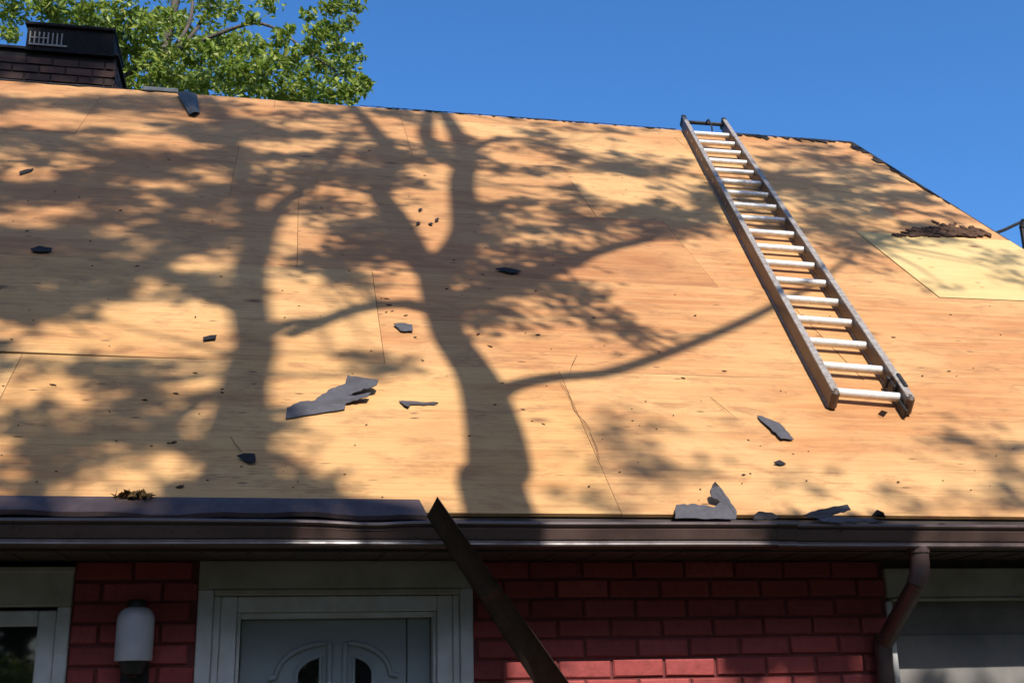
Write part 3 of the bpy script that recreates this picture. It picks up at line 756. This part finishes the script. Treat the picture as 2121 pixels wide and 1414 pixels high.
# bent sheet metal at the ridge
b = MB(); P = [roof(*q) for q in ((366,192,.03),(388,190,.05),(404,232,.05),(392,237,.02))]
b.slab(P, NR, .004)
P2 = [roof(*q) for q in ((388,190,.052),(408,196,.012),(414,234,.012),(404,232,.052))]
b.slab(P2, NR, .004)
b.build('bent_flashing', GREY_FLASH, label='bent grey sheet metal flashing lying just below the ridge', cat='flashing')
b = MB(); P = [RP(rxs(300,182)[0], SR-.02, .012), RP(rxs(372,186)[0], SR-.02, .012), RP(rxs(372,186)[0], SR+.03, .03), RP(rxs(300,182)[0], SR+.03, .03)]
b.slab(P, NR, .004).build('ridge_flashing', GREY_FLASH, label='narrow grey metal strip on the ridge between chimney and bent flashing', cat='flashing')
# small debris nobody could count
FLECK = felt('brown_fleck', (.045,.022,.012), (.10,.05,.028))
b = MB(); rg = random.Random(5)
spots = [(350,332),(250,437),(56,480),(284,553),(458,574),(405,658),(110,799),(405,775),(365,817),(300,830),(360,918),(373,1010),(460,815),(765,313),(880,365),(800,620),(805,633),(800,648),(840,655),(812,646),(990,694),(1115,695),(1015,719),(875,748),(1083,850),(1040,795),(1125,880),(1230,660),(1440,655),(1500,770),(1415,785),(1850,700),(1965,770),(1910,780),(1860,1000),(1540,985),(1110,604),(925,600),(940,540),(860,700),(1000,570)]
for (px, py) in spots+[(rg.uniform(0,2100), rg.uniform(300,1040)) for _ in range(130)]:
    x, s = rxs(px, py)
    if not (.05 < s < SR-.05 and x < RAKE-.05): continue
    big = (px, py) in spots
    a = rg.uniform(.009,.017) if big else rg.uniform(.003,.008); e = rg.uniform(.3,.7); th = rg.gauss(.1,.5)
    q = [(-a, 0), (-a*.2, -a*e*.6), (a*rg.uniform(.6,1.2), -a*.1), (a*.2, a*e)]
    b.slab([RP(x+u*math.cos(th)-v*math.sin(th), s+u*math.sin(th)+v*math.cos(th), .004) for (u, v) in q], NR, .003)
b.build('felt_flecks', FLECK, label='scattered tiny dark felt flecks and staples on the plywood', cat='debris', kind='stuff')
# dry twigs
TWIGM = paint('dry_twig', (.16,.09,.045), .9, .3, 20, .2)
def twig(pts, label, r=.0013):
    P = [roof(x, y, .006+.01*rnd.random()) for (x, y) in pts]
    b = MB().tube(P, [r]*(len(P)-1)+[r*.5], 5)
    for k in range(1, len(P)-1):
        q = P[k]+(Vector((rnd.uniform(-1,1), rnd.uniform(-1,1)*CB, rnd.uniform(-1,1)*SB))*.04)
        b.tube([P[k], q], [r*.6, r*.3], 4)
    b.build('twig', TWIGM, label=label, cat='twig')
twig([(1160,790),(1178,815),(1190,850),(1215,878),(1224,892)], 'thin dry twig right of the main trunk shadow, below the long branch shadow')
twig([(1195,735),(1185,755),(1178,780)], 'short dry twig crossing the long branch shadow')
twig([(1472,822),(1500,845),(1528,868)], 'straight dry twig left of the dark pointed felt scrap')
twig([(478,905),(492,925),(510,945)], 'short twig touching the black triangular felt scrap')
twig([(1222,895),(1236,925),(1242,952)], 'lower dry twig below the twig by the main trunk shadow')

# ------------------------------------------------------------------ service mast and cable beyond the rake
YM = 7.9
m0 = aty(2117, 470, YM); m1 = aty(2117, 560, YM)
mast = thing('service_mast', (m0.x, YM, 2.0), 'dark electric service mast behind the right rake', 'mast')
MB().tube([(m0.x, YM, 2.0), (m0.x, YM, m0.z)], .022, 8).build('pipe', RUBBER, mast)
MB().tube([(m0.x, YM, m0.z-.01), (m0.x+.02, YM-.01, m0.z+.04), (m0.x+.07, YM-.01, m0.z+.045)], [.028,.035,.02], 8).build('weatherhead', RUBBER, mast)
pa = aty(2035, 492, YM-.1); pb = aty(2121, 457, YM+.1); far = Vector((16, 12, 9.0))
cb = [pa, pa.lerp(pb, .5)+Vector((0,0,-.01)), pb]
for k in range(1, 9):
    t = k/8; q = pb.lerp(far, t); q.z -= .5*math.sin(math.pi*t)*.6; cb.append(q)
MB().tube(cb, .014, 6).build('overhead_cable', RUBBER, label='dark overhead cable leaving the right rake of the roof', cat='cable')

# ------------------------------------------------------------------ trees that shade the roof (behind the camera)
def shp(px, py, Y):                           # point at depth Y whose shadow falls on the roof at the photo pixel
    P = roof(px, py, .015); t = (P.y-Y)/(-SUN.y); return P+SUN*t
def chain(pts, Y, wob=0.):
    out, rad = [], []
    for i, q in enumerate(pts):
        yy = Y+(q[3] if len(q) > 3 else 0); out.append(shp(q[0], q[1], yy)); rad.append(q[2]/2)
    return out, rad
def resample(P, Rr, k=4):                     # Catmull-Rom
    o, r = [], []
    for i in range(len(P)-1):
        a, b, c, d = P[max(i-1,0)], P[i], P[i+1], P[min(i+2,len(P)-1)]
        for j in range(k):
            t = j/k
            o.append(.5*((2*b)+(c-a)*t+(2*a-5*b+4*c-d)*t*t+(3*b-a-3*c+d)*t**3)); r.append(Rr[i]*(1-t)+Rr[i+1]*t)
    return o+[P[-1]], r+[Rr[-1]]
def shade_tree(label, Y, trunk, limbs, blobs, seed, base_r, leaf=.115, per=20, spread=.15):
    rg = random.Random(seed)
    P, r = chain(trunk, Y); bx = P[0].x
    low = [Vector((bx+.10, Y, 0)), Vector((bx+.08, Y, .5)), Vector((bx+.02, Y, 2.5)), Vector((bx, Y, P[0].z*.6))]
    P = low+P; r = [base_r*1.5, base_r, base_r*.85, (base_r*.6+r[0]*.4)]+r
    t = thing('shade_tree', (bx, Y, 0), label, 'tree', 'trees shading the roof')
    P, r = resample(P, r)
    tk = MB().tube(P, r, 14).build('trunk', BARK, t, True)
    joints = list(P[len(P)//2:])
    for lm in limbs:
        Q, q = chain(lm, Y); Q, q = resample(Q, q)
        MB().tube(Q, q, 10).build('limb', BARK, t, True); joints += Q
    lv = MB(); tw = MB()
    for c in blobs:
        spr = spread
        if isinstance(c, tuple): c, spr = c
        c = Vector(c)
        near = min(joints, key=lambda j: (j-c).length_squared)
        if (near-c).length < .95:
            mid = near.lerp(c, .55)+Vector((rg.gauss(0,.1), rg.gauss(0,.1), rg.gauss(0,.08)-.08))
            tw.tube([near, mid, c], [.014,.010,.005], 4, False)
        elif spr == spread and (near-c).length < 2.4 and rg.random() < .22:
            mid = near.lerp(c, .5)+Vector((rg.gauss(0,.12), 0, rg.gauss(0,.12))); tw.tube([near, near.lerp(mid, .6)+Vector((0,0,.05)), mid, c], [.020,.017,.012,.006], 5, False)
        for k in range(per if spr < .4 else 34): lv.leaf(c+Vector((rg.gauss(0,spr), rg.gauss(0,spr), rg.gauss(0,spr*.8))), (leaf if spr < .4 else .24)*rg.uniform(.7,1.2), (leaf if spr < .4 else .24)*.55, rg)
    tw.build('twigs', BARK, t)
    lv.build('crown', LEAF_D, t, kind='stuff')
    return t
YA, YB = -1.25, -4.2
rg = random.Random(12)
LIT = [(330,655,175,42),(70,690,75,32),(90,800,130,48),(300,950,115,42),(45,925,50,40),(385,865,60,60),(595,500,45,50),(605,622,50,30),(650,700,70,25),(760,890,200,140),(700,960,160,100),(870,470,45,55),
       (1300,860,180,110),(1600,760,260,90),(1850,760,260,200),(1150,720,120,60),(1450,600,140,60),(1290,400,60,20),(430,540,45,16),(475,520,25,16),(770,700,60,30),(450,830,30,60),(240,240,80,14),(90,240,80,14),
       (300,285,90,14),(560,300,60,12),(180,330,70,12),(120,430,60,12),(470,455,40,14),(760,250,60,14),(890,265,25,14),(120,580,60,10),(400,590,40,12),(1100,300,60,12),(1200,250,120,10),(1350,300,80,14),(1000,265,40,12),(890,255,22,20),(640,250,50,10),(700,290,40,10),(330,375,70,10),(60,355,60,12),(230,470,40,9),(330,500,40,9),(100,520,50,8),(560,350,30,14),(1010,385,30,30),(1500,330,60,30)]
def is_lit(x, y, pad=1.): return any(((x-a)/(p*pad))**2+((y-b)/(q*pad))**2 < 1 for (a, b, p, q) in LIT)
def field(x0, x1, y0, y1, n, thr, sx=120, sy=38, sd=0.):
    out = []; tries = 0
    while len(out) < n and tries < n*30:
        tries += 1
        x, y = rg.uniform(x0, x1), rg.uniform(y0, y1)
        if is_lit(x, y, 1.22): continue
        if noise.noise(Vector((x/sx, y/sy, sd))) < thr: continue
        out.append((x, y))
    return out
def blob(x, y, rx, ry, n): return [(x+rg.gauss(0, .5)*rx, y+rg.gauss(0, .5)*ry) for _ in range(n)]
def lift(pts, Y, dy=.7, spr=None):
    o = [shp(x, y, Y+rg.uniform(-dy, dy)) for (x, y) in pts]
    return o if spr is None else [(p, spr) for p in o]
# main tree
mainleaf = []
mainleaf += lift(field(540, 860, 225, 420, 130, -.02), YA)
mainleaf += lift(field(560, 860, 420, 560, 60, .0), YA)
mainleaf += lift(blob(1100,300,80,14,10)+blob(1250,340,90,14,12)+blob(1330,345,50,8,5)+blob(1150,270,70,8,5), YA)
mainleaf += lift(blob(1050,438,50,14,9)+blob(1230,450,80,18,12)+blob(1320,440,80,20,12)+blob(1180,415,60,10,5)+blob(1130,520,90,18,14)+blob(1040,510,50,14,6), YA)
mainleaf += lift(blob(1010,560,110,24,26)+blob(1100,580,80,20,16)+blob(1190,600,60,14,8)+blob(1000,640,60,18,8)+blob(1060,660,50,12,4), YA)
mainleaf += lift(blob(1260,660,50,18,8)+blob(1300,690,20,8,3)+blob(1390,480,50,12,6)+blob(1440,450,50,14,6), YA)
mainleaf += lift(blob(1640,375,80,12,24)+blob(1760,400,70,14,10)+blob(1870,410,40,12,6)+blob(1920,470,50,8,5)+blob(1720,395,60,12,10)+blob(1620,330,50,10,6)+blob(1700,320,60,12,9)+blob(1780,350,50,14,9)+blob(1840,370,40,10,6)+blob(1760,470,60,9,6)+blob(1800,440,60,10,4)+blob(1740,510,40,8,4)+blob(1800,545,20,6,2)+blob(1690,440,40,8,3), YA-.3)
mainleaf += lift(blob(2060,530,50,12,4)+blob(2100,570,40,10,3)+blob(1960,500,40,6,2)+blob(1960,600,30,8,1), YA-1.2)
mainleaf += lift(field(480, 1480, 228, 330, 120, .05, 90, 22, 7.), YA+.4, .5, .05)+lift(field(0, 520, 200, 420, 120, .05, 80, 20, 9.), YA+.4, .5, .05)
mainleaf += lift(field(1000, 1480, 330, 490, 120, .02, 80, 24, 5.), YA+.4, .5, .05)+lift(field(1530, 1990, 300, 500, 190, -.08, 80, 22, 2.), YA+.2, .5, .05)
mainleaf += lift(blob(440,285,45,10,9)+blob(410,265,30,6,4), YA+.5, .3, .04)
shade_tree('main tree with a forking trunk standing just behind the viewpoint', YA,
  [(1041,1066,.285),(1036,960,.28),(1024,880,.262),(1000,800,.228),(970,745,.208),(935,695,.20),(915,640,.195),(905,590,.21),(895,545,.21)],
  [[(900,560,0.243),(860,520,0.211),(835,470,0.192),(805,425,0.186),(786,392,0.173),(808,350,0.166),(818,325,0.166),(795,290,0.154),(735,222,0.128),(690,180,0.102)],
   [(905,560,0.256),(950,510,0.237),(966,470,0.218),(962,420,0.211),(957,370,0.205),(968,325,0.192),(950,280,0.166),(922,235,0.141),(900,205,0.102)],
   [(960,350,0.154),(925,325,0.141),(893,300,0.141),(882,270,0.154),(888,235,0.128),(890,200,0.090)],
   [(965,325,0.115),(1010,290,0.102),(1090,285,0.077),(1180,310,0.058),(1290,345,0.032)],
   [(915,625,0.256),(1010,600,0.205),(1100,565,0.179),(1180,535,0.141),(1270,508,0.109),(1350,488,0.096),(1410,455,0.077),(1480,412,0.058),(1600,360,0.038)],
   [(1015,830,0.154),(1060,797,0.109),(1150,777,0.096),(1250,768,0.092),(1330,745,0.090),(1420,712,0.084),(1510,675,0.079),(1590,637,0.074),(1690,582,0.058),(1800,500,0.026)],
   [(910,640,0.154),(830,625,0.115),(740,635,0.109),(660,665,0.090),(600,690,0.064)],
   [(790,400,0.077),(720,385,0.064),(640,375,0.045),(560,370,0.026)]],
  mainleaf, 101, .26, leaf=.105, per=16, spread=.095)
# left tree, farther back
leftleaf = []
leftleaf += lift(field(-260, 540, 195, 430, 430, -.04), YB)
leftleaf += lift(field(-260, 500, 430, 640, 350, -.14, 120, 34, 3.), YB)
leftleaf += lift(blob(120,640,90,14,7)+blob(60,645,60,12,5)+blob(60,735,60,12,4)+blob(300,760,120,10,7)+blob(270,830,25,40,7)+blob(200,885,90,12,8)+blob(330,895,70,10,6)+blob(140,960,50,50,8)+blob(60,1000,70,14,6)+blob(400,1010,60,20,6)+blob(620,1015,55,16,12)+blob(560,880,20,50,5)+blob(200,760,60,12,5)+blob(30,870,50,10,4)+blob(490,990,60,30,8), YB, .7, .09)
leftleaf += lift(blob(650,560,70,16,7)+blob(740,580,60,12,5)+blob(830,750,40,8,3)+blob(750,740,50,7,3), YB)
# foliage that dims the gutter and low right of the roof, and shades the chimney
leftleaf += lift(blob(100,1095,160,16,22)+blob(300,1095,140,16,22)+blob(-60,1095,100,20,10)+blob(440,1095,50,14,6), YB+.4, .4, .05)
def at_point(P, Y, n, sp):
    out = []
    for _ in range(n):
        q = Vector(P)+Vector((rg.gauss(0,sp), 0, rg.gauss(0,sp))); t = (q.y-Y-rg.uniform(-.6,.6))/(-SUN.y); out.append(q+SUN*t)
    return out
leftleaf += at_point((xr_-.28, YC, zlo-.1), YB, 26, .18)+at_point((xr_-.25, YC, zlo+.2), YB, 16, .12)
leftleaf += lift(field(-1700, -330, 150, 1000, 150, -.3), YB, 1.6, .45)  # unseen side crown added on the left to block sky light
for k in range(44):
    q = Vector((aty(rg.uniform(-100, 965), 1400, YW).x, YW-.02, rg.uniform(1.42, 1.72)))
    Yk = YB+rg.uniform(-.4, .4); leftleaf.append((q+SUN*((q.y-Yk)/-SUN.y), .05))
for k in range(14):
    q = aty(rg.gauss(919, 12), rg.gauss(1378, 10), YW); Yk = YB+rg.uniform(-.4, .4); leftleaf.append((q+SUN*((q.y-Yk)/-SUN.y), .03))
for k in range(22):
    q = Vector((aty(rg.uniform(860, 985), 1400, YW).x, YW-.03, rg.uniform(1.60, 1.76)))
    Yk = YB+rg.uniform(-.4, .4); leftleaf.append((q+SUN*((q.y-Yk)/-SUN.y), .04))
for k in range(190):  # unseen upper crown added to block sky light above the roof
    q = RP(rg.uniform(-6, 8), rg.uniform(6.95, 10.2)); Yk = YB+rg.uniform(-1.4, 1.8); leftleaf.append((q+SUN*((q.y-Yk)/-SUN.y), .45))
shade_tree('second tree with a leafy crown standing farther behind the viewpoint', YB,
  [(515,1062,.32),(502,990,.31),(490,920,.30),(500,850,.26),(508,780,.235),(530,710,.22),(520,650,.22),(515,600,.22),(522,540,.205),(545,480,.19)],
  [[(535,520,0.188),(560,450,0.163),(600,408,0.150),(640,375,0.138),(690,330,0.112),(720,270,0.075)],
   [(530,530,0.175),(520,450,0.163),(505,380,0.163),(490,320,0.150),(470,260,0.138),(440,200,0.100)],
   [(500,860,0.163),(420,918,0.138),(340,905,0.125),(240,890,0.112),(120,900,0.088),(0,890,0.062)],
   [(500,800,0.112),(430,815,0.100),(370,860,0.075),(330,890,0.062)],
   [(515,640,0.150),(430,600,0.125),(330,560,0.125),(200,545,0.112),(60,500,0.088),(-120,450,0.062)],
   [(545,690,0.125),(600,665,0.112),(680,655,0.106),(770,628,0.100),(860,618,0.075)],
   [(490,320,0.100),(400,330,0.088),(280,340,0.075),(140,370,0.062),(0,380,0.050)],
   [(505,1000,0.125),(600,1020,0.112),(690,1015,0.075)]],
  leftleaf, 102, .30, leaf=.115, per=15, spread=.072)

# third tree, off to the right
rightleaf = lift(blob(1300,880,45,16,2)+blob(1380,965,50,14,3)+blob(2030,920,26,12,4)+blob(1610,995,50,12,1)+blob(2070,1030,50,12,2)+blob(1930,1040,50,9,2)+blob(1260,1045,50,10,2)+blob(1290,930,40,14,2)+blob(2100,980,40,20,2), YB-1.5, .5, .11)
rightleaf += lift(blob(1690,1094,24,5,9)+blob(1760,1094,40,5,12)+blob(1840,1094,24,5,8)+blob(1645,1094,8,4,6), YB+2.5, .2, .05)
rightleaf += lift(field(2620, 3600, 200, 1100, 150, -.3), YB, 1.6, .45)  # unseen side crown added on the right to block sky light
for k in range(46):
    q = Vector((aty(rg.uniform(1570, 2300), 1400, YW).x, YW, rg.uniform(1.45, 1.74)))
    Yk = YB+rg.uniform(-.4, .4); rightleaf.append((q+SUN*((q.y-Yk)/-SUN.y), .05))
shade_tree('third tree standing behind the viewpoint towards the garage', YB,
  [(2560,1066,.22),(2540,950,.21),(2520,850,.20),(2500,760,.18),(2490,680,.16),(2480,600,.12)],
  [[(2530,880,.10),(2400,880,.08),(2250,900,.06),(2080,925,.04)], [(2500,720,.10),(2600,650,.08),(2700,600,.05)], [(2490,650,.08),(2400,560,.06),(2300,500,.03)]],
  rightleaf, 103, .25, leaf=.12, per=18, spread=.13)

# ------------------------------------------------------------------ the leafy tree behind the ridge
def crown_tree():
    rg = random.Random(77)
    t = thing('leafy_tree', (-3.2, 16, 0), 'tall green leafy tree rising behind the left of the ridge', 'tree')
    tk = [Vector((-3.2,16,0)), Vector((-3.1,16,4)), Vector((-3.0,16.1,7)), Vector((-2.6,16.1,9)), Vector((-2.0,16.1,10.6)), Vector((-1.7,16,13)), Vector((-1.6,16,15))]
    P, r = resample(tk, [.34,.28,.2,.13,.075,.045,.025]); MB().tube(P, r, 12).build('trunk', BARK, t, True)
    def pt(px, py, y): return aty(px, py, y)
    limbs = [[(340,130,15.2),(400,70,15.2),(430,20,15.3),(470,-60,15.4)], [(250,160,15.6),(480,60,15),(560,55,14.8),(640,110,14.6),(700,150,14.5)], [(360,100,15.4),(395,40,15.5),(400,-60,15.6)],
             [(200,150,15.5),(120,40,15.4),(40,-40,15.4)]]
    for lm in limbs:
        Q = [pt(*q) for q in lm]; Q, q = resample(Q, [.035,.028,.02,.014,.01][:len(Q)]); MB().tube(Q, q, 7).build('limb', BARK, t, True)
    cl = []
    # clumps seen in the photograph: px, py, radius(px), depth, leaves
    seen = [(30,20,45),(15,70,28),(100,20,45),(120,60,30),(180,30,50),(260,30,45),(250,80,50),(200,60,40),(310,60,42),(300,110,50),(350,40,35),(380,60,40),(400,105,45),(450,90,45),(330,150,50),(390,165,55),(430,180,45),(350,185,45),
            (470,135,45),(500,90,40),(510,150,45),(480,180,40),(540,190,45),(530,110,36),(580,80,26),(560,140,36),(600,120,36),(620,160,42),(590,195,40),(650,195,42),(690,190,36),(660,130,36),(700,100,36),(720,130,32),(740,170,30),(755,180,22),(730,190,28),(690,60,36),(660,70,30),(720,45,26),(735,10,26),(690,15,32),(640,30,20),
            (480,20,30),(430,30,26),(440,-10,40),(560,10,24),(520,40,20),(600,60,18),(270,150,36),(255,120,30),(280,180,32),(700,150,34),(640,100,28),(620,200,36),(740,100,18),(760,172,16),(725,205,18),(755,120,12)]
    for (x, y, r) in seen:
        cl.append((pt(x, y, rg.uniform(13.6, 16.4)), r/150., int(r*r*.105)))
    for k in range(90):                       # the rest of the crown, outside the picture
        a, b_ = rg.uniform(-900, 760), rg.uniform(-520, -40)
        if ((a-60)/850)**2+((b_+20)/560)**2 > 1: continue
        cl.append((pt(a, b_, rg.uniform(13.5, 17.5)), .42, 130))
    for k in range(26): cl.append((pt(rg.uniform(-700,-60), rg.uniform(-40,190), rg.uniform(13.8,17)), .42, 130))
    for k in range(46): cl.append((pt(rg.uniform(-200,640), rg.uniform(230,520), rg.uniform(14.5,17)), .45, 90))
    for k in range(40): cl.append((Vector((rg.gauss(-2.6,1.8), rg.uniform(16.6,19), rg.uniform(7.5,13))), .5, 90))
    lv = MB()
    for (c, r, n) in cl:
        sx, sz = rg.uniform(.8,1.2), rg.uniform(.6,.95)
        for k in range(n):
            d = Vector((rg.gauss(0,1), rg.gauss(0,1), rg.gauss(0,1))).normalized()*(rg.random()**.45)
            lv.leaf(c+Vector((d.x*r*sx, d.y*r, d.z*r*sz)), rg.triangular(.06,.20,.11), rg.uniform(.035,.075), rg)
    lv.build('crown', LEAF, t, kind='stuff')
    return len(lv.f)
print('leaf faces', crown_tree())

# ------------------------------------------------------------------ shrub mirrored in the window, and a tree belt added to block sky light
def leaf_mass(name, boxes, n, L, mat, label, cat, seed, kind=None, stems=None):
    rg = random.Random(seed); b = MB()
    for k in range(n):
        (x, y, z, a, c, d) = boxes[rg.randrange(len(boxes))]
        v = Vector((rg.gauss(0,1), rg.gauss(0,1), rg.gauss(0,1))).normalized()*rg.random()**.4
        b.leaf((x+v.x*a, y+v.y*c, max(.05, z+v.z*d)), L*rg.uniform(.7,1.3), L*.5, rg)
    if stems is None: return b.build(name, mat, label=label, cat=cat, kind=kind)
    t = thing(name, (boxes[0][0], boxes[0][1], 0), label, cat)
    MB().tube([(boxes[0][0], boxes[0][1], 0), (boxes[0][0]+.05, boxes[0][1], boxes[0][2])], [.05,.02], 6).build('stem', BARK, t)
    b.build('foliage', mat, t, kind='stuff'); return t
pr = aty(40, 1368, YW+.035); dv = ray(40, 1368); dv = Vector((dv.x, -dv.y, dv.z))
sb = pr+dv*((pr.y+1.6)/-dv.y)
leaf_mass('shrub', [(sb.x-.03, -1.6, sb.z-.16, .20, .20, .24)], 420, .06, LEAF_B, 'sunlit yellow green shrub on the lawn mirrored in the window', 'shrub', 61, stems=True)
boxes = []
for i in range(26):
    a = R(-100+200*i/25); rr = 17+2*math.sin(i*2.3)
    x, y = rr*1.25*math.sin(a), -rr*math.cos(a)-1
    if y > 3: continue
    for k in range(4): boxes.append((x+rnd.gauss(0,.8), y+rnd.gauss(0,.8), 1.8+k*3.3, 2.3, 2.0, 2.4))
leaf_mass('sky_block_woods', boxes, 52000, .66, LEAF_D, 'dark belt of trees added out of view to block sky light and darken the window', 'sky_block_woods', 62, kind='stuff')
print('bricks', nb, 'objects', len(bpy.data.objects))
